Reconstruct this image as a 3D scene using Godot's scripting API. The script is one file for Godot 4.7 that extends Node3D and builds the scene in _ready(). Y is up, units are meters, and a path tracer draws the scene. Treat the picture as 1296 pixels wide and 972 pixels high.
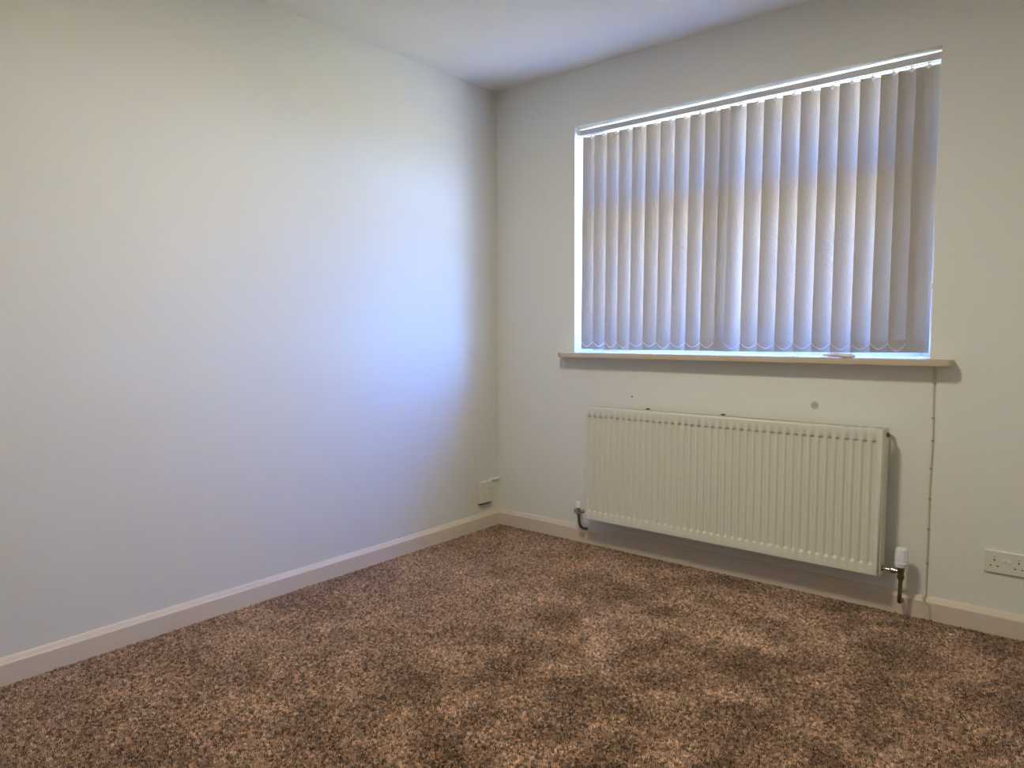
extends Node3D
# An empty bedroom corner: x runs along the window wall (left wall is x = 0),
# z comes out of the window wall (z = 0) into the room, y is up, metres.

const H := 2.51            # ceiling
const WX0 := 0.5452        # window opening
const WX1 := 2.223
const WY0 := 1.0035
const WY1 := 2.2145
const SILL_Y := 1.0285     # top of the sill board
const ROOM_X := 2.98
const ROOM_Z := 3.85
const EXPOSURE := 1.06
const SKY_E := 5.2
const SUN_E := 135.0
const LAMP_E := 2.9
const GROUND := -0.35      # garden level

var rng := RandomNumberGenerator.new()
var used := {}
var M := {}

# ---------------------------------------------------------------- helpers
func numbered(called: String) -> String:
	if not used.has(called):
		used[called] = 0
		return called
	used[called] += 1
	return "%s_%03d" % [called, used[called]]

func tag(o: Node, label := "", category := "", group := "", kind := "") -> Node:
	if label: o.set_meta("label", label)
	if category: o.set_meta("category", category)
	if group: o.set_meta("group", group)
	if kind: o.set_meta("kind", kind)
	return o

func base(called: String, at := Vector3.ZERO) -> Node3D:
	var n := Node3D.new()
	n.name = numbered(called)
	n.position = at
	add_child(n, true)
	return n

func new_st() -> SurfaceTool:
	var st := SurfaceTool.new()
	st.begin(Mesh.PRIMITIVE_TRIANGLES)
	st.set_smooth_group(-1)
	return st

func obj(called: String, st: SurfaceTool, mat: Material, parent: Node = null) -> MeshInstance3D:
	st.generate_normals()
	var mi := MeshInstance3D.new()
	mi.mesh = st.commit()
	mi.material_override = mat
	mi.cast_shadow = GeometryInstance3D.SHADOW_CASTING_SETTING_ON
	if parent == null:
		mi.name = numbered(called)
		add_child(mi, true)
	else:
		mi.name = called
		parent.add_child(mi, true)
	return mi

func struct(called: String, st: SurfaceTool, mat: Material) -> MeshInstance3D:
	var o := obj(called, st, mat)
	o.set_meta("kind", "structure")
	return o

func tri(st: SurfaceTool, a: Vector3, b: Vector3, c: Vector3, out: Vector3) -> void:
	# front faces run clockwise
	if (b - a).cross(c - a).dot(out) > 0.0:
		st.add_vertex(a); st.add_vertex(c); st.add_vertex(b)
	else:
		st.add_vertex(a); st.add_vertex(b); st.add_vertex(c)

func quad(st: SurfaceTool, a: Vector3, b: Vector3, c: Vector3, d: Vector3, out: Vector3) -> void:
	tri(st, a, b, c, out)
	tri(st, a, c, d, out)

# box with chamfered edges
func box(st: SurfaceTool, c: Vector3, s: Vector3, bev := 0.0) -> void:
	var h := s * 0.5
	st.set_smooth_group(-1)
	if bev <= 0.0:
		for ax in 3:
			for sg in [-1.0, 1.0]:
				var n := Vector3.ZERO
				n[ax] = sg
				var u := Vector3.ZERO
				u[(ax + 1) % 3] = h[(ax + 1) % 3]
				var v := Vector3.ZERO
				v[(ax + 2) % 3] = h[(ax + 2) % 3]
				var m := c + n * h[ax]
				quad(st, m - u - v, m + u - v, m + u + v, m - u + v, n)
		return
	bev = minf(bev, minf(h.x, minf(h.y, h.z)) * 0.98)
	var hb := h - Vector3.ONE * bev
	for ax in 3:
		for sg in [-1.0, 1.0]:
			var n := Vector3.ZERO
			n[ax] = sg
			var u := Vector3.ZERO
			u[(ax + 1) % 3] = hb[(ax + 1) % 3]
			var v := Vector3.ZERO
			v[(ax + 2) % 3] = hb[(ax + 2) % 3]
			var m := c + n * h[ax]
			quad(st, m - u - v, m + u - v, m + u + v, m - u + v, n)
	for ax in 3:          # edges along ax
		var b := (ax + 1) % 3
		var d := (ax + 2) % 3
		for sb in [-1.0, 1.0]:
			for sd in [-1.0, 1.0]:
				var p := Vector3.ZERO
				p[b] = sb * h[b]; p[d] = sd * hb[d]
				var q := Vector3.ZERO
				q[b] = sb * hb[b]; q[d] = sd * h[d]
				var e := Vector3.ZERO
				e[ax] = hb[ax]
				var n := Vector3.ZERO
				n[b] = sb; n[d] = sd
				quad(st, c + p - e, c + p + e, c + q + e, c + q - e, n)
	for sx in [-1.0, 1.0]:
		for sy in [-1.0, 1.0]:
			for sz in [-1.0, 1.0]:
				tri(st, c + Vector3(sx * h.x, sy * hb.y, sz * hb.z), c + Vector3(sx * hb.x, sy * h.y, sz * hb.z), c + Vector3(sx * hb.x, sy * hb.y, sz * h.z), Vector3(sx, sy, sz))

func frame_of(dir: Vector3) -> Array:
	var w := dir.normalized()
	var u := Vector3.UP.cross(w)
	if u.length() < 0.01:
		u = Vector3.RIGHT.cross(w)
	u = u.normalized()
	return [u, w.cross(u).normalized(), w]

# profile = [Vector2(radius, height along axis)...]
func lathe(st: SurfaceTool, at: Vector3, axis: Vector3, profile: Array, seg := 20, smooth := true) -> void:
	var f := frame_of(axis)
	for i in profile.size() - 1:
		var p: Vector2 = profile[i]
		var q: Vector2 = profile[i + 1]
		st.set_smooth_group(i if smooth else -1)
		for k in seg:
			var a0 := TAU * k / seg
			var a1 := TAU * (k + 1) / seg
			var d0: Vector3 = f[0] * cos(a0) + f[1] * sin(a0)
			var d1: Vector3 = f[0] * cos(a1) + f[1] * sin(a1)
			var w: Vector3 = f[2]
			var nr := q.y - p.y
			var nz := p.x - q.x
			var out: Vector3 = (d0 + d1) * nr + w * nz * 2.0
			var A: Vector3 = at + d0 * p.x + w * p.y
			var B: Vector3 = at + d1 * p.x + w * p.y
			var C: Vector3 = at + d1 * q.x + w * q.y
			var D: Vector3 = at + d0 * q.x + w * q.y
			if p.x < 1e-6:
				tri(st, A, C, D, out)
			elif q.x < 1e-6:
				tri(st, A, B, C, out)
			else:
				quad(st, A, B, C, D, out)
	st.set_smooth_group(-1)

func tube(st: SurfaceTool, pts: Array, r: float, seg := 10, caps := true) -> void:
	st.set_smooth_group(0)
	var n := pts.size()
	var u := Vector3.ZERO
	var rings := []
	for i in n:
		var p: Vector3 = pts[i]
		var t: Vector3 = ((pts[mini(i + 1, n - 1)] as Vector3) - (pts[maxi(i - 1, 0)] as Vector3)).normalized()
		if i == 0:
			u = frame_of(t)[0]
		u = (u - t * u.dot(t)).normalized()
		var v := t.cross(u)
		var ring := []
		for k in seg:
			var a := TAU * k / seg
			ring.append(p + (u * cos(a) + v * sin(a)) * r)
		rings.append(ring)
	for i in n - 1:
		for k in seg:
			var k2 := (k + 1) % seg
			var mid: Vector3 = ((rings[i][k] as Vector3) + (rings[i][k2] as Vector3)) * 0.5 - (pts[i] as Vector3)
			quad(st, rings[i][k], rings[i][k2], rings[i + 1][k2], rings[i + 1][k], mid)
	if caps:
		st.set_smooth_group(-1)
		for e in [0, n - 1]:
			var dir: Vector3 = (pts[0] as Vector3) - (pts[1] as Vector3) if e == 0 else (pts[n - 1] as Vector3) - (pts[n - 2] as Vector3)
			for k in seg:
				tri(st, pts[e], rings[e][k], rings[e][(k + 1) % seg], dir)
	st.set_smooth_group(-1)

func spline(pts: Array, per := 6) -> Array:
	var c := []
	for i in pts.size() - 1:
		var p0: Vector3 = pts[maxi(i - 1, 0)]
		var p1: Vector3 = pts[i]
		var p2: Vector3 = pts[i + 1]
		var p3: Vector3 = pts[mini(i + 2, pts.size() - 1)]
		for k in per:
			c.append(p1.cubic_interpolate(p2, p0, p3, float(k) / per))
	c.append(pts[-1])
	return c

# polygon in the (a, b) plane swept along a third axis
func prism(st: SurfaceTool, poly: PackedVector2Array, o: Vector3, ea: Vector3, eb: Vector3, sweep: Vector3) -> void:
	st.set_smooth_group(-1)
	var idx := Geometry2D.triangulate_polygon(poly)
	var P := func(v: Vector2) -> Vector3: return o + ea * v.x + eb * v.y
	for i in range(0, idx.size(), 3):
		var a: Vector3 = P.call(poly[idx[i]])
		var b: Vector3 = P.call(poly[idx[i + 1]])
		var c: Vector3 = P.call(poly[idx[i + 2]])
		tri(st, a, b, c, -sweep)
		tri(st, a + sweep, b + sweep, c + sweep, sweep)
	var cw := Geometry2D.is_polygon_clockwise(poly)
	for i in poly.size():
		var a2 := poly[i]
		var b2 := poly[(i + 1) % poly.size()]
		var e := b2 - a2
		var n2 := Vector2(-e.y, e.x) if cw else Vector2(e.y, -e.x)
		var a: Vector3 = P.call(a2)
		var b: Vector3 = P.call(b2)
		quad(st, a, b, b + sweep, a + sweep, ea * n2.x + eb * n2.y)

# ---------------------------------------------------------------- materials
func noise_tex(freq: float, oct := 4, seed_ := 1, size := 512, normal := false, strength := 1.0) -> NoiseTexture2D:
	var n := FastNoiseLite.new()
	n.seed = seed_
	n.frequency = freq
	n.fractal_octaves = oct
	var t := NoiseTexture2D.new()
	t.width = size
	t.height = size
	t.seamless = true
	t.noise = n
	t.as_normal_map = normal
	t.bump_strength = strength
	return t

func mat(col: Color, rough := 0.6, metal := 0.0) -> StandardMaterial3D:
	var m := StandardMaterial3D.new()
	m.albedo_color = col
	m.roughness = rough
	m.metallic = metal
	return m

func bumped(m: StandardMaterial3D, freq: float, strength: float, tile: float, seed_: int) -> StandardMaterial3D:
	m.uv1_triplanar = true
	m.uv1_world_triplanar = true
	m.uv1_scale = Vector3.ONE * tile
	m.normal_enabled = true
	m.normal_texture = noise_tex(freq, 5, seed_, 512, true, strength)
	m.normal_scale = 1.0
	return m

func make_materials() -> void:
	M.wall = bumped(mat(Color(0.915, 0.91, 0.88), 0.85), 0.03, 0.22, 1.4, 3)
	M.wall_left = bumped(mat(Color(0.875, 0.865, 0.83), 0.85), 0.03, 0.22, 1.4, 4)  # wall paint darkened: the dimmer light on this side is put into the colour
	M.ceiling = bumped(mat(Color(0.93, 0.92, 0.895), 0.9), 0.03, 0.25, 1.2, 5)
	M.skirting = bumped(mat(Color(0.87, 0.81, 0.735), 0.42), 0.02, 0.5, 2.0, 8)
	M.sill = bumped(mat(Color(0.79, 0.725, 0.63), 0.4), 0.02, 0.4, 2.0, 9)
	M.radiator = mat(Color(0.885, 0.87, 0.815), 0.33)
	M.radiator_inner = mat(Color(0.60, 0.57, 0.50), 0.6)
	M.upvc = mat(Color(0.90, 0.90, 0.90), 0.3)
	M.white_plastic = mat(Color(0.94, 0.94, 0.97), 0.35)
	M.cream_plastic = mat(Color(0.87, 0.845, 0.78), 0.4)
	M.socket = mat(Color(0.90, 0.885, 0.84), 0.3)
	M.dark_hole = mat(Color(0.045, 0.04, 0.035), 0.7)
	M.track = mat(Color(0.80, 0.80, 0.82), 0.35)
	M.link_backlit = mat(Color(0.30, 0.29, 0.31), 0.5)  # spacer links: their backlit darkness is put into the colour
	M.chrome = mat(Color(0.78, 0.76, 0.73), 0.22, 1.0)
	M.brass = mat(Color(0.50, 0.46, 0.36), 0.34, 1.0)
	M.copper = mat(Color(0.62, 0.42, 0.27), 0.42, 1.0)
	M.pipe = mat(Color(0.47, 0.40, 0.30), 0.45, 0.6)
	M.cable = mat(Color(0.82, 0.78, 0.69), 0.55)
	M.clip = mat(Color(0.62, 0.58, 0.47), 0.5)
	M.filler = mat(Color(0.76, 0.74, 0.70), 0.85)
	M.chain = mat(Color(0.93, 0.93, 0.93), 0.35)
	M.handle = mat(Color(0.86, 0.84, 0.84), 0.35)
	# vertical-blind fabric: woven, light passes through
	var f := mat(Color(0.69, 0.655, 0.61), 0.9)
	f.cull_mode = BaseMaterial3D.CULL_DISABLED
	f.backlight_enabled = true
	f.backlight = Color(0.17, 0.15, 0.125)
	f.uv1_triplanar = true
	f.uv1_scale = Vector3(2.0, 16.0, 2.0)
	f.normal_enabled = true
	f.normal_texture = noise_tex(0.05, 3, 21, 512, true, 1.5)
	M.fabric = f
	var g := mat(Color(0.9, 0.95, 0.95, 0.06), 0.02)
	g.transparency = BaseMaterial3D.TRANSPARENCY_ALPHA
	g.metallic_specular = 0.5
	M.glass = g
	M.lawn = mat(Color(0.62, 0.62, 0.42), 0.95)
	M.paving = mat(Color(0.70, 0.66, 0.56), 0.9)
	M.brick = mat(Color(0.52, 0.34, 0.26), 0.9)
	M.carpet_back = mat(Color(0.34, 0.27, 0.22), 1.0)
	var c := mat(Color(1, 1, 1), 0.95)
	c.vertex_color_use_as_albedo = true
	M.pile = c
	var b := mat(Color(1.0, 0.93, 0.8), 0.4)
	b.emission_enabled = true
	b.emission = Color(1.0, 0.975, 0.885)
	b.emission_energy_multiplier = LAMP_E * 0.3
	M.bulb = b

# ---------------------------------------------------------------- camera and light
func make_camera_and_light() -> void:
	var cam := Camera3D.new()
	cam.name = "camera"
	cam.position = Vector3(2.734, 1.1527, 3.1674)
	cam.rotation = Vector3(-0.0766, 0.6929, -0.0055)     # YXZ order
	cam.fov = rad_to_deg(2.0 * atan(486.0 / 897.6))
	cam.near = 0.05
	cam.far = 200.0
	add_child(cam)
	cam.current = true

	var env := Environment.new()
	env.background_mode = Environment.BG_SKY
	var sky := Sky.new()
	var sm := ProceduralSkyMaterial.new()
	sm.sky_top_color = Color(0.26, 0.50, 1.0)
	sm.sky_horizon_color = Color(0.58, 0.76, 1.0)
	sm.sky_curve = 0.22
	sm.ground_bottom_color = Color(0.45, 0.45, 0.33)
	sm.ground_horizon_color = Color(0.55, 0.57, 0.48)
	sm.sky_energy_multiplier = SKY_E
	sm.ground_energy_multiplier = SKY_E * 0.6
	sm.sun_angle_max = 1.0
	sky.sky_material = sm
	env.sky = sky
	env.tonemap_mode = Environment.TONE_MAPPER_LINEAR
	env.tonemap_exposure = EXPOSURE
	env.sdfgi_enabled = true
	env.ssao_enabled = true
	env.ssil_enabled = true
	var we := WorldEnvironment.new()
	we.name = "world_environment"
	we.environment = env
	add_child(we)

	# the sun stands behind the house: it lights the garden, not the room
	var sun := DirectionalLight3D.new()
	sun.name = "sun"
	sun.light_color = Color(1.0, 0.93, 0.80)
	sun.light_energy = SUN_E
	sun.shadow_enabled = true
	sun.look_at_from_position(Vector3.ZERO, Vector3(-0.45, -0.80, -0.42), Vector3.UP)
	add_child(sun)

# ---------------------------------------------------------------- setting
func make_room() -> void:
	# window wall with its opening, 0.30 m thick
	var T := 0.30
	var st := new_st()
	box(st, Vector3((WX0 - T) * 0.5, (H + 0.1) * 0.5 - 0.05, -T * 0.5), Vector3(WX0 + T, H + 0.3, T))
	box(st, Vector3((WX1 + ROOM_X + T) * 0.5, (H + 0.1) * 0.5 - 0.05, -T * 0.5), Vector3(ROOM_X + T - WX1, H + 0.3, T))
	box(st, Vector3((WX0 + WX1) * 0.5, (WY0 - 0.15) * 0.5, -T * 0.5), Vector3(WX1 - WX0, WY0 + 0.15, T))
	box(st, Vector3((WX0 + WX1) * 0.5, (WY1 + H + 0.15) * 0.5, -T * 0.5), Vector3(WX1 - WX0, H + 0.15 - WY1, T))
	struct("wall_back", st, M.wall)
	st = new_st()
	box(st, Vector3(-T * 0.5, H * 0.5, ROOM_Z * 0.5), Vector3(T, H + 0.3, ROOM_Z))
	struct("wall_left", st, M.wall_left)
	st = new_st()
	box(st, Vector3(ROOM_X + T * 0.5, H * 0.5, ROOM_Z * 0.5), Vector3(T, H + 0.3, ROOM_Z))
	struct("wall_right", st, M.wall)
	st = new_st()
	box(st, Vector3(ROOM_X * 0.5, H * 0.5, ROOM_Z + T * 0.5), Vector3(ROOM_X + 2 * T, H + 0.3, T))
	struct("wall_front", st, M.wall)
	st = new_st()
	box(st, Vector3(ROOM_X * 0.5, H + 0.1, ROOM_Z * 0.5), Vector3(ROOM_X, 0.2, ROOM_Z))
	struct("ceiling", st, M.ceiling)
	# skirting boards: flat face, sloping moulded top
	var bt := 0.018
	var bh := 0.0873
	var prof := PackedVector2Array([Vector2(0, -0.012), Vector2(bt, -0.012), Vector2(bt, 0.0665), Vector2(bt - 0.0015, 0.0695), Vector2(bt - 0.004, 0.0715), Vector2(bt - 0.0105, 0.0835), Vector2(bt - 0.0125, 0.0862), Vector2(bt - 0.0145, bh), Vector2(0, bh)])
	st = new_st()
	prism(st, prof, Vector3(0, 0, 0), Vector3.BACK, Vector3.UP, Vector3(ROOM_X, 0, 0))
	struct("baseboard_back", st, M.skirting)
	st = new_st()
	prism(st, prof, Vector3(0, 0, bt), Vector3.RIGHT, Vector3.UP, Vector3(0, 0, ROOM_Z - bt))
	struct("baseboard_left", st, M.skirting)
	st = new_st()
	prism(st, prof, Vector3(ROOM_X, 0, bt), Vector3.LEFT, Vector3.UP, Vector3(0, 0, ROOM_Z - bt))
	struct("baseboard_right", st, M.skirting)
	st = new_st()
	prism(st, prof, Vector3(bt, 0, ROOM_Z), Vector3.FORWARD, Vector3.UP, Vector3(ROOM_X - 2 * bt, 0, 0))
	struct("baseboard_front", st, M.skirting)

func make_floor() -> void:
	var st := new_st()
	box(st, Vector3(ROOM_X * 0.5, -0.11, ROOM_Z * 0.5), Vector3(ROOM_X, 0.2, ROOM_Z))
	var fl := struct("floor", st, M.carpet_back)
	# one tuft: three short twisted yarn ends leaning out of one root
	var tu := new_st()
	for k in 3:
		var a := TAU * k / 3.0 + 0.4
		var lean := Vector3(cos(a), 0, sin(a))
		var side := Vector3(-sin(a), 0, cos(a))
		var r0 := 0.0021
		var p0 := lean * 0.0012
		var tip := lean * 0.0034 + Vector3(0, 0.0105 + 0.0012 * (k - 1), 0)
		var mid := lean * 0.0026 + Vector3(0, 0.0070, 0)
		var ring0 := [p0 + lean * r0, p0 - lean * r0 * 0.5 + side * r0 * 0.9, p0 - lean * r0 * 0.5 - side * r0 * 0.9]
		var ring1 := [mid + lean * r0 * 0.95, mid - lean * r0 * 0.5 + side * r0 * 0.85, mid - lean * r0 * 0.5 - side * r0 * 0.85]
		for j in 3:
			var j2 := (j + 1) % 3
			var o: Vector3 = ((ring0[j] as Vector3) + (ring0[j2] as Vector3)) * 0.5 - p0
			quad(tu, ring0[j], ring0[j2], ring1[j2], ring1[j], o)
			tri(tu, ring1[j], ring1[j2], tip, o + Vector3(0, 0.002, 0))
	tu.generate_normals()
	var mesh := tu.commit()
	mesh.surface_set_material(0, M.pile)
	# nap direction and flattening vary in patches (walked-on cut pile)
	var n1 := FastNoiseLite.new()
	n1.seed = 11
	n1.frequency = 3.6
	n1.fractal_octaves = 3
	n1.domain_warp_enabled = true
	n1.domain_warp_amplitude = 0.25
	n1.domain_warp_frequency = 2.0
	var n2 := FastNoiseLite.new()
	n2.seed = 12
	n2.frequency = 1.7
	n2.fractal_octaves = 3
	# trodden patches seen on the carpet (x, z, radius along, across, turn)
	var prints := [[1.66, 1.17, 0.12, 0.06, 0.5], [1.55, 1.15, 0.07, 0.05, 0.1], [2.06, 0.89, 0.10, 0.04, -0.3], [2.19, 0.79, 0.07, 0.035, 0.2], [1.85, 0.74, 0.08, 0.04, 0.3], [0.87, 1.65, 0.20, 0.09, 0.8], [1.94, 1.12, 0.14, 0.05, -0.4], [1.36, 0.62, 0.12, 0.05, 0.1], [1.05, 0.45, 0.14, 0.05, 0.0], [2.40, 0.60, 0.18, 0.06, 0.0], [2.25, 1.25, 0.14, 0.06, 0.6], [1.2, 1.75, 0.2, 0.05, 0.8]]
	var step := 0.0052
	var x0 := 0.018
	var x1 := 2.95
	var z0 := 0.018
	var z1 := 2.75
	var nx := int((x1 - x0) / step)
	var nz := int((z1 - z0) / step)
	var buf := PackedFloat32Array()
	buf.resize(nx * nz * 16)
	var at := 0
	var count := 0
	for i in nx:
		for j in nz:
			var x := x0 + (i + rng.randf()) * step
			var z := z0 + (j + rng.randf()) * step
			var nap_and_shade := n1.get_noise_2d(x, z) * 1.5 + n2.get_noise_2d(x + 7.0, z) * 0.7
			for p in prints:
				var dx: float = x - p[0]
				var dz: float = z - p[1]
				var ca: float = cos(p[4])
				var sa: float = sin(p[4])
				var e: float = pow((dx * ca + dz * sa) / p[2], 2.0) + pow((dz * ca - dx * sa) / p[3], 2.0)
				if e < 2.0:
					nap_and_shade -= 0.7 * exp(-e * 1.6)
			nap_and_shade *= 0.55 + 0.45 * smoothstep(0.6, 1.5, x)
			nap_and_shade -= 0.75 * exp(-(z - 0.018) / 0.14) + 0.35 * exp(-(x - 0.018) / 0.10)  # shade along the window and left walls, put into the pile tone and lean
			nap_and_shade = clampf(nap_and_shade, -1.0, 1.0)
			# lean: towards the window where the nap lies away from the room, else towards the room
			var ldir := Vector3(0.45, 0, 0.9)
			var lean := ldir * (-0.42 * nap_and_shade) + Vector3(rng.randf_range(-0.3, 0.3), 0, rng.randf_range(-0.3, 0.3))
			var up := (Vector3.UP + lean).normalized()
			var yaw := rng.randf() * TAU
			var fx := Vector3(cos(yaw), 0, sin(yaw))
			fx = (fx - up * fx.dot(up)).normalized()
			var fz := fx.cross(up)
			var s := rng.randf_range(0.85, 1.2)
			var sy := s * rng.randf_range(0.8, 1.12) * (1.0 + 0.08 * nap_and_shade)
			fx *= s
			fz *= s
			up *= sy
			buf[at] = fx.x; buf[at + 1] = up.x; buf[at + 2] = fz.x; buf[at + 3] = x
			buf[at + 4] = fx.y; buf[at + 5] = up.y; buf[at + 6] = fz.y; buf[at + 7] = -0.0105
			buf[at + 8] = fx.z; buf[at + 9] = up.z; buf[at + 10] = fz.z; buf[at + 11] = z
			# heather-mix yarn: dark, mid and pale strands
			var t := rng.randf()
			var v := 0.0
			if t < 0.30: v = rng.randf_range(0.11, 0.20)
			elif t < 0.80: v = rng.randf_range(0.33, 0.45)
			else: v = rng.randf_range(0.55, 0.80)
			v *= 1.0 + 0.27 * nap_and_shade
			var hue := rng.randf_range(-0.06, 0.06)
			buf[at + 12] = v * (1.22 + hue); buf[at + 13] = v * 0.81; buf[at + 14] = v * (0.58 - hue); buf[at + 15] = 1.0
			at += 16
			count += 1
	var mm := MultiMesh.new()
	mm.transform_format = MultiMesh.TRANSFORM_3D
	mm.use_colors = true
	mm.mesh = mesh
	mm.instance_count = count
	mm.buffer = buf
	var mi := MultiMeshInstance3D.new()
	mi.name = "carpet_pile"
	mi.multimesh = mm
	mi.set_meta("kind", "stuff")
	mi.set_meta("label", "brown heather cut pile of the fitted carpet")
	fl.add_child(mi, true)

func make_outside() -> void:
	var st := new_st()
	box(st, Vector3(1.5, GROUND - 0.1, -11.8), Vector3(44, 0.2, 20.0))
	tag(obj("lawn", st, M.lawn), "dry sunlit lawn outside beyond the blind", "lawn", "", "structure")
	st = new_st()
	box(st, Vector3(1.5, GROUND - 0.09, -1.05), Vector3(44, 0.2, 1.5))
	tag(obj("paving", st, M.paving), "pale paved path along the outside wall under the window", "path", "", "structure")

func make_window() -> void:
	var w := base("window_1")
	w.set_meta("kind", "structure")
	tag(w, "wide white framed window behind the vertical blind", "window")
	var zc := -0.205
	var d := 0.07
	var f := 0.062
	var st := new_st()
	var y0 := SILL_Y
	box(st, Vector3(WX0 + f * 0.5, (y0 + WY1) * 0.5, zc), Vector3(f, WY1 - y0, d), 0.006)
	box(st, Vector3(WX1 - f * 0.5, (y0 + WY1) * 0.5, zc), Vector3(f, WY1 - y0, d), 0.006)
	box(st, Vector3((WX0 + WX1) * 0.5, WY1 - 0.014, zc), Vector3(WX1 - WX0 - 2 * f + 0.004, 0.028, d), 0.006)
	box(st, Vector3((WX0 + WX1) * 0.5, y0 + f * 0.5, zc), Vector3(WX1 - WX0 - 2 * f + 0.004, f, d), 0.006)
	obj("window_frame", st, M.upvc, w)
	st = new_st()
	box(st, Vector3((WX0 + WX1) * 0.5, 1.795, zc), Vector3(WX1 - WX0 - 2 * f + 0.004, 0.105, d + 0.02), 0.006)
	obj("transom", st, M.upvc, w)
	for pr in [[y0 + f, 1.7425], [1.8475, WY1 - 0.028]]:
		st = new_st()
		box(st, Vector3((WX0 + WX1) * 0.5, (pr[0] + pr[1]) * 0.5, zc), Vector3(WX1 - WX0 - 2 * f + 0.01, pr[1] - pr[0] + 0.01, 0.004))
		obj("pane", st, M.glass, w)
	# sill board with horns and rounded front corners
	var poly := PackedVector2Array([Vector2(WX0, -0.17), Vector2(WX1, -0.17), Vector2(WX1, 0.0), Vector2(2.306, 0.0)])
	var fr := 0.085
	var r := 0.034
	for k in 7:
		var a := PI * 0.5 * k / 6.0
		poly.append(Vector2(2.306 - r + r * cos(a), fr - r + r * sin(a)))
	for k in 7:
		var a := PI * 0.5 + PI * 0.5 * k / 6.0
		poly.append(Vector2(0.478 + r + r * cos(a), fr - r + r * sin(a)))
	poly.append(Vector2(0.478, 0.0))
	poly.append(Vector2(WX0, 0.0))
	st = new_st()
	# body, then a slightly smaller top and bottom layer for eased edges
	prism(st, poly, Vector3(0, WY0 + 0.003, 0), Vector3.RIGHT, Vector3.BACK, Vector3(0, SILL_Y - WY0 - 0.006, 0))
	var inner := Geometry2D.offset_polygon(poly, -0.003)
	prism(st, inner[0], Vector3(0, WY0, 0), Vector3.RIGHT, Vector3.BACK, Vector3(0, SILL_Y - WY0, 0))
	obj("window_sill", st, M.sill, w)

# ---------------------------------------------------------------- vertical blind
const SLAT_Z := -0.0495
const BOT_X := [0.5484, 0.6222, 0.6991, 0.7722, 0.8492, 0.9259, 1.0033, 1.0817, 1.1608, 1.2385, 1.3069, 1.3569, 1.4375, 1.5164, 1.5969, 1.679, 1.7581, 1.8363, 1.9164, 1.993, 2.0589, 2.1241]
const TOP_X := [0.5593, 0.6333, 0.7085, 0.7834, 0.8604, 0.9378, 1.0178, 1.0963, 1.1741, 1.2512, 1.3240, 1.3746, 1.4496, 1.5295, 1.6097, 1.6887, 1.7691, 1.8457, 1.9253, 2.0017, 2.0657, 2.1290]

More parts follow.
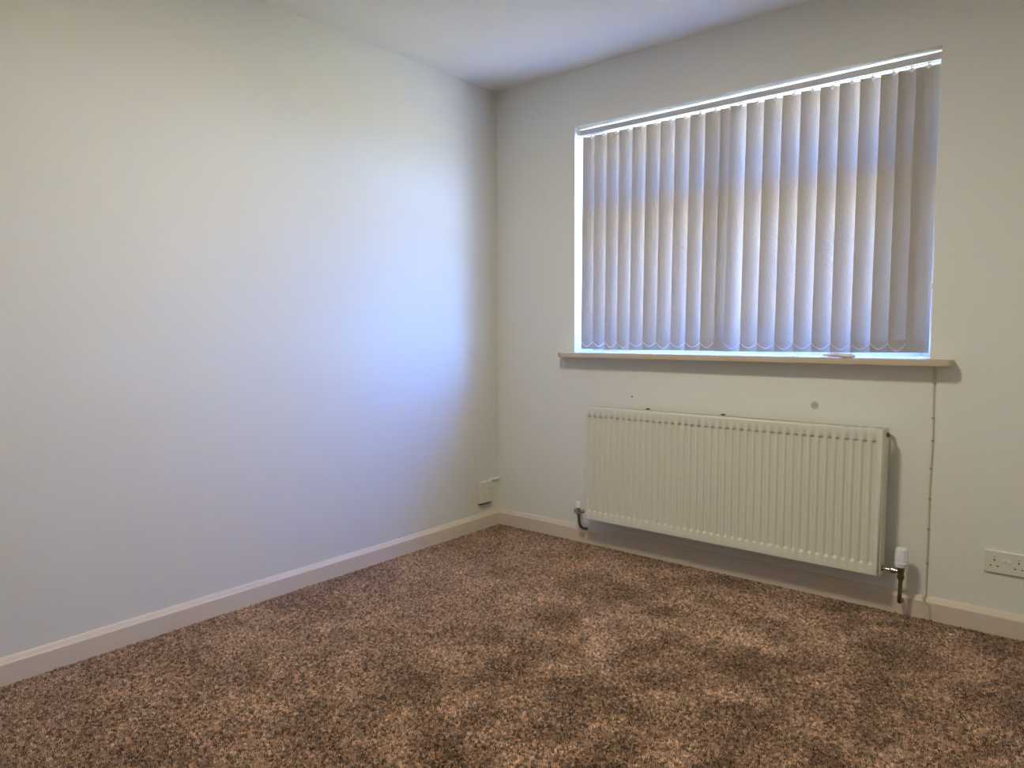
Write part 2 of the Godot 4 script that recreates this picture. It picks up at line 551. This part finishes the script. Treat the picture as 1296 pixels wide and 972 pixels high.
func make_blind() -> void:
	var b := base("vertical_blind", Vector3(0, 0, 0))
	tag(b, "pale grey vertical fabric blind with beaded chains hanging in the window recess", "blind")
	# headrail: a channel with an open slot underneath
	var hy0 := 2.1745
	var hz := -0.032
	var hx0 := WX0 + 0.006
	var hx1 := WX1 - 0.006
	var st := new_st()
	var pr := PackedVector2Array([Vector2(-0.0195, 0.0), Vector2(-0.004, 0.0), Vector2(-0.004, 0.012), Vector2(0.004, 0.012), Vector2(0.004, 0.0), Vector2(0.0175, 0.0), Vector2(0.0195, 0.002), Vector2(0.0195, 0.0235), Vector2(0.0165, 0.0275), Vector2(-0.0165, 0.0275), Vector2(-0.0195, 0.0245)])
	prism(st, pr, Vector3(hx0 + 0.004, hy0, hz - 0.0195), Vector3.BACK, Vector3.UP, Vector3(hx1 - hx0 - 0.008, 0, 0))
	var head := obj("headrail", st, M.track, b)
	st = new_st()
	for x in [hx0 + 0.002, hx1 - 0.002]:
		st = new_st()
		box(st, Vector3(x, hy0 + 0.0138, hz - 0.0195), Vector3(0.004, 0.0305, 0.042), 0.0012)
		obj("end_cap", st, M.white_plastic, head)

	for i in 22:
		var a := deg_to_rad(27.0)
		if i == 11: a = deg_to_rad(35.0)
		if i >= 19: a = deg_to_rad([20.0, 13.0, 7.0][i - 19])
		a += deg_to_rad(rng.randf_range(-1.5, 1.5))
		if i in [4]: a += deg_to_rad(3.0)
		if i in [5]: a -= deg_to_rad(5.0)
		if i == 9: a = deg_to_rad(11.0)       # these two hang nearly flat
		if i == 10: a = deg_to_rad(20.0)
		var zl := SLAT_Z + 0.5 * 0.089 * sin(a)
		# the measured left edges lie at z = -0.056; bring them along the sight line to this edge's depth
		var shift := (zl + 0.056) * lerpf(0.69, 0.19, (BOT_X[i] - 0.55) / 1.57)
		var xl0: float = BOT_X[i] + shift
		var xl1: float = TOP_X[i] + shift
		if i == 10:
			zl -= 0.004
		var width := 0.089 if i != 21 else 0.0825
		var dir := Vector3(cos(a), 0, -sin(a))
		var nrm := Vector3(sin(a), 0, cos(a))     # room side
		var yb: float = [1.0465, 1.0462, 1.0442, 1.0440, 1.0440, 1.0455, 1.0462, 1.0466, 1.0466, 1.0460, 1.0450, 1.0450, 1.0455, 1.0455, 1.0460, 1.0470, 1.0478, 1.0482, 1.0490, 1.0500, 1.0505, 1.0510][i]
		var yt := 2.1622
		var P := func(u: float, v: float, off: float) -> Vector3:
			var x0 := lerpf(xl0, xl1, v)
			var bow := 0.0022 * (1.0 - pow(2.0 * u - 1.0, 2.0)) * (0.3 + 0.7 * sin(PI * v))
			return Vector3(x0, lerpf(yb, yt, v), zl) + dir * (u * width) + nrm * (bow + off)
		st = new_st()
		st.set_smooth_group(0)
		for q in 8:
			for k in 10:
				var u0 := q / 8.0
				var u1 := (q + 1) / 8.0
				var v0 := k / 10.0
				var v1 := (k + 1) / 10.0
				quad(st, P.call(u0, v0, 0.0), P.call(u1, v0, 0.0), P.call(u1, v1, 0.0), P.call(u0, v1, 0.0), nrm)
		var slat := obj("slat", st, M.fabric, b)
		# sewn pocket at the foot with the weight plate inside it
		var ph := 0.050 / (yt - yb)
		st = new_st()
		for q in 8:
			var u0 := q / 8.0
			var u1 := (q + 1) / 8.0
			quad(st, P.call(u0, 0.0, -0.0022), P.call(u1, 0.0, -0.0022), P.call(u1, ph, -0.0006), P.call(u0, ph, -0.0006), -nrm)
		obj("weight_pocket", st, M.fabric, slat)
		# carrier hook and hanger plate at the top
		var cpos: Vector3 = P.call(0.5, 1.0, 0.0)
		st = new_st()
		box(st, Vector3(cpos.x, 2.1712, hz - 0.0195), Vector3(0.006, 0.016, 0.006), 0.0015)
		# the hook's foot grips the middle of the slat's top edge
		box(st, Vector3(cpos.x, 2.1622, cpos.z), Vector3(0.020, 0.012, 0.0046), 0.0018)
		box(st, Vector3(cpos.x, 2.1547, cpos.z), Vector3(0.006, 0.006, 0.0046), 0.0015)
		var hg := obj("hanger", st, M.white_plastic, slat)
		hg.set_meta("label", "white plastic hanger hook")
		if i < 21:
			st = new_st()
			tube(st, [Vector3(cpos.x + 0.006, 2.1716, -0.039), Vector3(cpos.x + 0.071, 2.1716, -0.039)], 0.0013, 6)
			obj("spacer_link", st, M.link_backlit, slat)

	# bead chains swagged from the foot of one slat to the next
	var bead := SphereMesh.new()
	bead.radius = 0.0020
	bead.height = 0.0040
	bead.radial_segments = 6
	bead.rings = 3
	for i in 21:
		if i == 10: continue
		var z: float = -0.025 if i < 19 else [-0.028, -0.035, -0.038][i - 19]
		var sh := (z + 0.056) * lerpf(0.69, 0.19, (BOT_X[i] - 0.55) / 1.57)
		var pa := Vector3(BOT_X[i] + 0.002 + sh, 1.0838 + 0.0015 * (i / 21.0), z)
		var pb := Vector3(BOT_X[i + 1] - 0.001 + sh, 1.0838 + 0.0015 * (i / 21.0), z)
		var sag := 0.024 + 0.006 * (rng.randf() - 0.5)
		if i in [4, 5]: sag -= 0.004
		if i in [2, 3, 6, 20]: sag += 0.004
		var pts := []
		for k in 17:
			var t := k / 16.0
			pts.append(pa.lerp(pb, t) - Vector3(0, sag * (1.0 - pow(absf(2.0 * t - 1.0), 1.65)), 0))
		st = new_st()
		tube(st, pts, 0.0011, 5)
		for p in pts:
			st.append_from(bead, 0, Transform3D(Basis(), p))
		# little clips that hold the ends
		box(st, pa + Vector3(0.001, 0.001, 0), Vector3(0.006, 0.004, 0.003), 0.001)
		box(st, pb + Vector3(-0.001, 0.001, 0), Vector3(0.006, 0.004, 0.003), 0.001)
		obj("bead_chain", st, M.chain, b)
	# cord that works the blind, down the right-hand edge, with its connector
	st = new_st()
	tube(st, spline([Vector3(2.2168, 2.175, -0.034), Vector3(2.2168, 1.8, -0.030), Vector3(2.2166, 1.45, -0.028), Vector3(2.2162, 1.12, -0.028)], 5), 0.0016, 6)
	lathe(st, Vector3(2.2164, 1.303, -0.028), Vector3.UP, [Vector2(0.0, 0.0), Vector2(0.004, 0.004), Vector2(0.0048, 0.012), Vector2(0.004, 0.02), Vector2(0.0, 0.024)], 10)
	obj("control_cord", st, M.chain, b)

# ---------------------------------------------------------------- radiator
func make_radiator() -> void:
	var r := base("radiator", Vector3(1.3967, 0, 0))
	tag(r, "cream white panel radiator with vertical flutes fixed under the window", "radiator")
	# local x from -0.70 to 0.70
	var y0 := 0.1725
	var y1 := 0.7500
	var zf := 0.135
	var hw := 0.690
	var xs := [-hw]
	var gx := [0.0]
	var first := 0.7301 - 1.3967
	for k in 41:
		var c := first + k / 30.0
		for e in [[-0.0100, 0.0], [-0.0078, 0.35], [-0.0060, 1.0], [0.0060, 1.0], [0.0078, 0.35], [0.0100, 0.0]]:
			xs.append(c + e[0])
			gx.append(e[1])
	xs.append(hw)
	gx.append(0.0)
	var ys := [y0, 0.2100, 0.2125, 0.2150, 0.2185, 0.2215, 0.7020, 0.7062, 0.7075, 0.7088, 0.7100, y1]
	var gy := [0.0, 0.0, 0.15, 0.6, 0.95, 1.0, 1.0, 0.95, 0.6, 0.15, 0.0, 0.0]
	var dep := 0.0090
	var st := new_st()
	st.set_smooth_group(0)
	for j in ys.size() - 1:
		for i in xs.size() - 1:
			var A := Vector3(xs[i], ys[j], zf - dep * gx[i] * gy[j])
			var B := Vector3(xs[i + 1], ys[j], zf - dep * gx[i + 1] * gy[j])
			var C := Vector3(xs[i + 1], ys[j + 1], zf - dep * gx[i + 1] * gy[j + 1])
			var D := Vector3(xs[i], ys[j + 1], zf - dep * gx[i] * gy[j + 1])
			quad(st, A, B, C, D, Vector3.BACK)
	# rolled edges round the panel
	var roll := [Vector2(0, 0), Vector2(0.0026, -0.0012), Vector2(0.0046, -0.0032), Vector2(0.0056, -0.0062), Vector2(0.0056, -0.0130)]
	for k in roll.size() - 1:
		var p: Vector2 = roll[k]
		var q: Vector2 = roll[k + 1]
		var o2 := Vector2(-(q.y - p.y), q.x - p.x)
		quad(st, Vector3(-hw - p.x, y1 + p.x, zf + p.y), Vector3(hw + p.x, y1 + p.x, zf + p.y), Vector3(hw + q.x, y1 + q.x, zf + q.y), Vector3(-hw - q.x, y1 + q.x, zf + q.y), Vector3(0, o2.x, o2.y))
		quad(st, Vector3(-hw - p.x, y0 - p.x, zf + p.y), Vector3(hw + p.x, y0 - p.x, zf + p.y), Vector3(hw + q.x, y0 - q.x, zf + q.y), Vector3(-hw - q.x, y0 - q.x, zf + q.y), Vector3(0, -o2.x, o2.y))
		for s in [-1.0, 1.0]:
			quad(st, Vector3(s * (hw + p.x), y0 - p.x, zf + p.y), Vector3(s * (hw + p.x), y1 + p.x, zf + p.y), Vector3(s * (hw + q.x), y1 + q.x, zf + q.y), Vector3(s * (hw + q.x), y0 - q.x, zf + q.y), Vector3(s * o2.x, 0, o2.y))
	obj("front_panel", st, M.radiator, r)
	st = new_st()
	box(st, Vector3(0, 0.461, 0.043), Vector3(1.376, 0.570, 0.012), 0.003)
	obj("back_panel", st, M.radiator, r)
	# convector fins seen through the grille
	st = new_st()
	for k in 60:
		box(st, Vector3(-0.66 + k * 0.0224, 0.45, 0.085), Vector3(0.0012, 0.52, 0.07))
	obj("convector_fins", st, M.radiator_inner, r).set_meta("kind", "stuff")
	# side covers
	for s in [-1.0, 1.0]:
		st = new_st()
		box(st, Vector3(s * 0.6985, 0.4605, 0.0815), Vector3(0.003, 0.588, 0.083), 0.001)
		box(st, Vector3(s * 0.6935, 0.4605, 0.1215), Vector3(0.008, 0.588, 0.003), 0.001)
		obj("side_cover", st, M.radiator, r)
	# top grille: rim and cross bars
	st = new_st()
	var gy_ := 0.7535
	box(st, Vector3(0, gy_, 0.1135), Vector3(1.394, 0.004, 0.018), 0.0012)
	box(st, Vector3(0, gy_, 0.0455), Vector3(1.394, 0.004, 0.014), 0.0012)
	for k in 104:
		box(st, Vector3(-0.690 + k * 0.0134, gy_ - 0.001, 0.079), Vector3(0.0052, 0.003, 0.054))
	obj("top_grille", st, M.radiator, r)
	for cx in [1.0202 - 1.3967, 1.408 - 1.3967]:
		st = new_st()
		box(st, Vector3(cx, 0.7560, 0.0485), Vector3(0.019, 0.006, 0.010), 0.001)
		obj("grille_clip", st, M.dark_hole, r)
	# bleed plug on the right end, near the top
	st = new_st()
	lathe(st, Vector3(0.700, 0.7285, 0.072), Vector3.RIGHT, [Vector2(0.0105, -0.001), Vector2(0.0105, 0.006), Vector2(0.0085, 0.0075), Vector2(0.0, 0.0075)], 6, false)
	lathe(st, Vector3(0.707, 0.7285, 0.072), Vector3.RIGHT, [Vector2(0.0045, 0.0), Vector2(0.0045, 0.005), Vector2(0.0, 0.0055)], 10)
	obj("bleed_plug", st, M.pipe, r)

	# thermostatic valve on the right
	var vx := 2.1655 - 1.3967
	var vz := 0.085
	st = new_st()
	lathe(st, Vector3(vx, 0.158, vz), Vector3.UP, [Vector2(0, 0), Vector2(0.0105, 0), Vector2(0.0105, 0.004), Vector2(0.013, 0.006), Vector2(0.013, 0.018), Vector2(0.0105, 0.020), Vector2(0.0105, 0.028), Vector2(0.013, 0.032), Vector2(0.013, 0.046), Vector2(0.0165, 0.048), Vector2(0.0165, 0.056), Vector2(0.0, 0.056)], 18)
	var vb := obj("thermostatic_valve", st, M.brass, r)
	vb.set_meta("label", "nickel thermostatic valve with a white head")
	st = new_st()
	lathe(st, Vector3(vx, 0.211, vz), Vector3.UP, [Vector2(0.0, 0.0), Vector2(0.0215, 0.0), Vector2(0.0238, 0.003), Vector2(0.0240, 0.015), Vector2(0.0238, 0.020), Vector2(0.0225, 0.0215), Vector2(0.0225, 0.0235), Vector2(0.0232, 0.025), Vector2(0.0205, 0.068), Vector2(0.0190, 0.0735), Vector2(0.0160, 0.0765), Vector2(0.0, 0.0775)], 28)
	# finger grips
	for k in 8:
		var a := TAU * (k + 0.35) / 8.0
		var dn := Vector3(cos(a), 0, sin(a))
		var sd := Vector3(-sin(a), 0, cos(a))
		var c := Vector3(vx, 0.2605, vz)
		var w := sd * 0.0045
		var A := c + dn * 0.0245 + Vector3(0, -0.020, 0)
		var B := c + dn * 0.0222 + Vector3(0, 0.020, 0)
		quad(st, A - w, A + w, B + w, B - w, dn)
		quad(st, A - w, B - w, B - w - dn * 0.004, A - w - dn * 0.004, -sd)
		quad(st, A + w, B + w, B + w - dn * 0.004, A + w - dn * 0.004, sd)
		quad(st, A - w, A + w, A + w - dn * 0.004, A - w - dn * 0.004, Vector3.DOWN)
		quad(st, B - w, B + w, B + w - dn * 0.004, B - w - dn * 0.004, Vector3.UP)
	obj("valve_head", st, M.white_plastic, vb)
	# printed setting marks round the collar
	st = new_st()
	for k in 7:
		var a := 0.15 + 0.26 * k
		var dn := Vector3(cos(a), 0, sin(a))
		var sd := Vector3(-sin(a), 0, cos(a)) * 0.0012
		var c := Vector3(vx, 0.2215, vz) + dn * 0.02415
		quad(st, c - sd - Vector3(0, 0.003, 0), c + sd - Vector3(0, 0.003, 0), c + sd + Vector3(0, 0.003, 0), c - sd + Vector3(0, 0.003, 0), dn)
	obj("setting_marks", st, mat(Color(0.45, 0.45, 0.52), 0.5), vb)
	st = new_st()
	lathe(st, Vector3(0.699, 0.1915, vz), Vector3(vx - 0.699, -0.001, 0), [Vector2(0.0085, 0.0), Vector2(0.0085, 0.010), Vector2(0.0055, 0.012), Vector2(0.0055, 0.030), Vector2(0.0095, 0.033), Vector2(0.0115, 0.036), Vector2(0.0115, 0.050), Vector2(0.009, 0.053), Vector2(0.009, vx - 0.699)], 14)
	obj("valve_tail", st, M.chrome, vb)
	st = new_st()
	lathe(st, Vector3(0.699, 0.1915, vz), Vector3(vx - 0.699, 0, 0), [Vector2(0.0115, 0.0), Vector2(0.0115, 0.006), Vector2(0.009, 0.0065)], 6, false)
	obj("radiator_bush", st, M.copper, vb)
	st = new_st()
	tube(st, spline([Vector3(vx, 0.160, vz), Vector3(vx - 0.001, 0.115, vz), Vector3(vx - 0.003, 0.082, vz - 0.004), Vector3(vx - 0.005, 0.061, vz - 0.022), Vector3(vx - 0.005, 0.056, vz - 0.068)], 6), 0.0078, 12)
	obj("pipe", st, M.pipe, r)
	# lockshield valve on the left
	var lx := 0.6325 - 1.3967
	st = new_st()
	lathe(st, Vector3(lx, 0.166, vz), Vector3.UP, [Vector2(0, 0), Vector2(0.0095, 0), Vector2(0.0125, 0.003), Vector2(0.0125, 0.014), Vector2(0.0095, 0.017), Vector2(0.0095, 0.034), Vector2(0.0125, 0.037), Vector2(0.0125, 0.046), Vector2(0.0, 0.046)], 16)
	lathe(st, Vector3(lx - 0.024, 0.193, vz + 0.004), Vector3.RIGHT, [Vector2(0, 0), Vector2(0.0075, 0.0), Vector2(0.0085, 0.003), Vector2(0.0085, 0.012), Vector2(0.006, 0.015), Vector2(0.006, 0.026)], 12)
	lathe(st, Vector3(lx - 0.014, 0.171, vz + 0.008), Vector3(-0.4, 1, 0), [Vector2(0, 0), Vector2(0.005, 0.001), Vector2(0.005, 0.022), Vector2(0, 0.024)], 10)
	var lb := obj("lockshield_valve", st, M.chrome, r)
	lb.set_meta("label", "chrome lockshield valve with a short white cap")
	st = new_st()
	lathe(st, Vector3(lx, 0.207, vz), Vector3.UP, [Vector2(0.0, 0.0), Vector2(0.0165, 0.0), Vector2(0.0175, 0.003), Vector2(0.0165, 0.022), Vector2(0.0145, 0.029), Vector2(0.009, 0.0325), Vector2(0.0, 0.0335)], 20)
	obj("valve_cap", st, M.white_plastic, lb)
	st = new_st()
	lathe(st, Vector3(lx, 0.190, vz), Vector3.RIGHT, [Vector2(0.0065, 0.0), Vector2(0.0065, 0.018), Vector2(0.0105, 0.020), Vector2(0.0105, 0.034), Vector2(0.0065, 0.037), Vector2(0.0065, 0.064)], 12)
	obj("valve_tail", st, M.chrome, lb)
	st = new_st()
	tube(st, spline([Vector3(lx, 0.168, vz), Vector3(lx + 0.001, 0.138, vz - 0.001), Vector3(lx + 0.003, 0.112, vz - 0.008), Vector3(lx + 0.006, 0.090, vz - 0.028), Vector3(lx + 0.007, 0.078, vz - 0.067)], 6), 0.0078, 12)
	obj("pipe", st, M.pipe, r)

# ---------------------------------------------------------------- small things
func make_socket() -> void:
	var s := base("wall_socket", Vector3(2.502, 0.2738, 0.0))
	tag(s, "white double plug socket with two switches low on the wall right of the radiator", "socket")
	var st := new_st()
	box(st, Vector3(0, 0, 0.0052), Vector3(0.146, 0.086, 0.0104), 0.0035)
	obj("face_plate", st, M.socket, s)
	for g in [-1.0, 1.0]:
		var cx: float = -0.0403 if g < 0 else 0.0352
		st = new_st()
		var zf := 0.0103
		for h in [[0.0, 0.0195, 0.0062, 0.0018], [0.0, 0.0072, 0.0040, 0.0076], [-0.0111, -0.0152, 0.0064, 0.0040], [0.0111, -0.0152, 0.0064, 0.0040]]:
			box(st, Vector3(cx + h[0], h[1], zf), Vector3(h[2], h[3], 0.0008))
		obj("pin_holes", st, M.dark_hole, s)
	for x in [-0.0094, 0.0052]:
		st = new_st()
		# rocker, tipped forward at the foot
		var w := 0.0052
		var a0 := Vector3(x, 0.0135, 0.0100)
		var a1 := Vector3(x, 0.0135, 0.0112)
		var b1 := Vector3(x, 0.0052, 0.0138)
		var b0 := Vector3(x, 0.0045, 0.0100)
		var ww := Vector3(w, 0, 0)
		quad(st, a1 - ww, a1 + ww, b1 + ww, b1 - ww, Vector3(0, 0.4, 1))
		quad(st, a0 - ww, a0 + ww, a1 + ww, a1 - ww, Vector3.UP)
		quad(st, b0 - ww, b0 + ww, b1 + ww, b1 - ww, Vector3.DOWN)
		quad(st, a0 + ww, a1 + ww, b1 + ww, b0 + ww, Vector3.RIGHT)
		quad(st, a0 - ww, a1 - ww, b1 - ww, b0 - ww, Vector3.LEFT)
		obj("rocker_switch", st, M.socket, s)

func make_junction_box() -> void:
	var b := base("junction_box", Vector3(0, 0, 0))
	tag(b, "small cream junction box painted over, low on the left wall by the corner", "junction box")
	var st := new_st()
	box(st, Vector3(0.008, 0.2120, 0.140), Vector3(0.016, 0.130, 0.098), 0.003)
	obj("back_box", st, M.cream_plastic, b)
	st = new_st()
	box(st, Vector3(0.0235, 0.2145, 0.142), Vector3(0.017, 0.126, 0.094), 0.004)
	var cv := obj("cover", st, M.cream_plastic, b)
	for sc in [[0.232, 0.120, 0.007], [0.206, 0.116, 0.009], [0.196, 0.152, 0.006]]:
		st = new_st()
		box(st, Vector3(0.0322, sc[0], sc[1]), Vector3(0.0012, sc[2], 0.004))
		obj("screw_hole", st, M.clip, cv)
	st = new_st()
	box(st, Vector3(0.0095, 0.1445, 0.144), Vector3(0.017, 0.0045, 0.085))  # solid dark strip drawn for the shadowed crack under the box
	obj("crack_shadow_strip", st, M.dark_hole, b)
	st = new_st()
	box(st, Vector3(0.006, 0.273, 0.047), Vector3(0.012, 0.012, 0.088), 0.002)
	obj("cable_trunking", st, M.wall, b)

func make_cable() -> void:
	var c := base("wall_cable", Vector3(0, 0, 0))
	tag(c, "thin cream cable clipped down the wall from the window sill to the carpet", "cable")
	var st := new_st()
	tube(st, spline([Vector3(2.2415, 1.004, 0.006), Vector3(2.2420, 0.957, 0.004), Vector3(2.2405, 0.89, 0.0035), Vector3(2.2440, 0.71, 0.0035), Vector3(2.2406, 0.537, 0.0035), Vector3(2.2414, 0.357, 0.0035), Vector3(2.2409, 0.133, 0.0035), Vector3(2.2405, 0.104, 0.006), Vector3(2.2380, 0.094, 0.019), Vector3(2.2350, 0.083, 0.0225), Vector3(2.2400, 0.072, 0.0215), Vector3(2.2520, 0.062, 0.0215), Vector3(2.2580, 0.050, 0.0205), Vector3(2.2590, 0.012, 0.0205), Vector3(2.2590, 0.000, 0.0215)], 6), 0.0030, 8)
	obj("cord", st, M.cable, c)
	for y in [0.935, 0.80, 0.71, 0.60, 0.48, 0.357, 0.22]:
		st = new_st()
		box(st, Vector3(2.2420 + (0.0015 if y > 0.65 and y < 0.75 else -0.0008), y, 0.0042), Vector3(0.0095, 0.0055, 0.0078), 0.0012)
		obj("cable_clip", st, M.clip, c)

func make_small() -> void:
	# the bit of moulded plastic lying on the sill
	var st := new_st()
	var n := 16
	var rings := []
	for k in n + 1:
		var t := k / float(n)
		var x := lerpf(1.838, 1.962, t)
		var lift := 0.0035 * pow(sin(PI * clampf((t - 0.08) / 0.62, 0.0, 1.0)), 1.0)     # arched underside
		var hgt := lerpf(0.008, 0.0185, smoothstep(0.0, 0.40, t)) * (1.0 - 0.45 * smoothstep(0.86, 1.0, t))
		lift += lerpf(0.007, 0.0, smoothstep(0.0, 0.30, t)) + 0.004 * smoothstep(0.86, 1.0, t)
		var wd := lerpf(0.006, 0.0135, smoothstep(0.0, 0.5, t)) * (1.0 - 0.5 * smoothstep(0.85, 1.0, t))
		var ring := []
		for q in 12:
			var a := TAU * q / 12.0
			ring.append(Vector3(x, SILL_Y + lift + hgt * 0.5 + sin(a) * hgt * 0.5, 0.046 + cos(a) * wd))
		rings.append(ring)
	st.set_smooth_group(0)
	for k in n:
		for q in 12:
			var q2 := (q + 1) % 12
			var a := TAU * (q + 0.5) / 12.0
			quad(st, rings[k][q], rings[k][q2], rings[k + 1][q2], rings[k + 1][q], Vector3(0, sin(a), cos(a)))
	for e in [0, n]:
		for q in 10:
			tri(st, rings[e][0], rings[e][q + 1], rings[e][q + 2], Vector3(-1 if e == 0 else 1, 0, 0))
	tag(obj("window_handle", st, M.handle), "loose grey curved plastic handle lying on the window sill", "handle")
	# filled screw hole above the radiator
	st = new_st()
	lathe(st, Vector3(1.7966, 0.8205, 0.0), Vector3.BACK, [Vector2(0.0175, -0.001), Vector2(0.0165, 0.0008), Vector2(0.010, 0.0014), Vector2(0.004, 0.0010), Vector2(0.0, 0.0010)], 14)
	var fp := tag(obj("filler_patch", st, M.filler), "round patch of filler with a small hole on the wall above the radiator's right half", "filler patch")
	st = new_st()
	box(st, Vector3(1.7975, 0.8222, 0.0012), Vector3(0.0042, 0.0070, 0.0012))
	obj("hole", st, M.clip, fp)
	st = new_st()
	lathe(st, Vector3(0.9015, 0.8077, 0.0), Vector3.BACK, [Vector2(0.0060, -0.0005), Vector2(0.0060, 0.0006), Vector2(0.0, 0.0007)], 10)
	tag(obj("screw_hole", st, M.clip), "small dark screw hole in the wall above the radiator's left half", "screw hole")
	# crumb on the carpet
	st = new_st()
	var sp := SphereMesh.new()
	sp.radius = 0.005
	sp.height = 0.007
	sp.radial_segments = 7
	sp.rings = 4
	st.append_from(sp, 0, Transform3D(Basis(Vector3.UP, 0.5).scaled(Vector3(1.7, 1.0, 0.9)), Vector3(2.348, 0.004, 0.136)))
	tag(obj("paint_crumb", st, M.white_plastic), "tiny white crumb lying on the carpet near the skirting right of the radiator", "crumb")

func make_lamp() -> void:
	# the flush round ceiling light of the room, just outside the picture
	var at := Vector3(1.55, H, 1.86)
	var l := base("ceiling_light", at)
	tag(l, "round white flush ceiling light in the middle of the room", "lamp")
	var st := new_st()
	lathe(st, Vector3(0, 0, 0), Vector3.DOWN, [Vector2(0.165, 0.0), Vector2(0.165, 0.030), Vector2(0.160, 0.036), Vector2(0.150, 0.036)], 32)
	obj("rim", st, M.white_plastic, l)
	st = new_st()
	lathe(st, Vector3(0, 0, 0), Vector3.DOWN, [Vector2(0.151, 0.035), Vector2(0.10, 0.038), Vector2(0.0, 0.039)], 32)
	obj("light_diffuser", st, M.bulb, l)
	var o := AreaLight3D.new()
	o.name = "diffuser_light"
	o.position = Vector3(0, -0.045, 0)
	o.rotation = Vector3(-PI * 0.5, 0, 0)
	o.area_size = Vector2(0.27, 0.27)
	o.light_color = Color(1.0, 0.975, 0.885)
	o.light_energy = LAMP_E
	o.area_range = 12.0
	o.area_attenuation = 2.0
	o.shadow_enabled = true
	l.add_child(o)

func _ready() -> void:
	rng.seed = 20240607
	make_camera_and_light()
	make_materials()
	make_room()
	make_floor()
	make_outside()
	make_window()
	make_blind()
	make_radiator()
	make_socket()
	make_junction_box()
	make_cable()
	make_lamp()
	make_small()
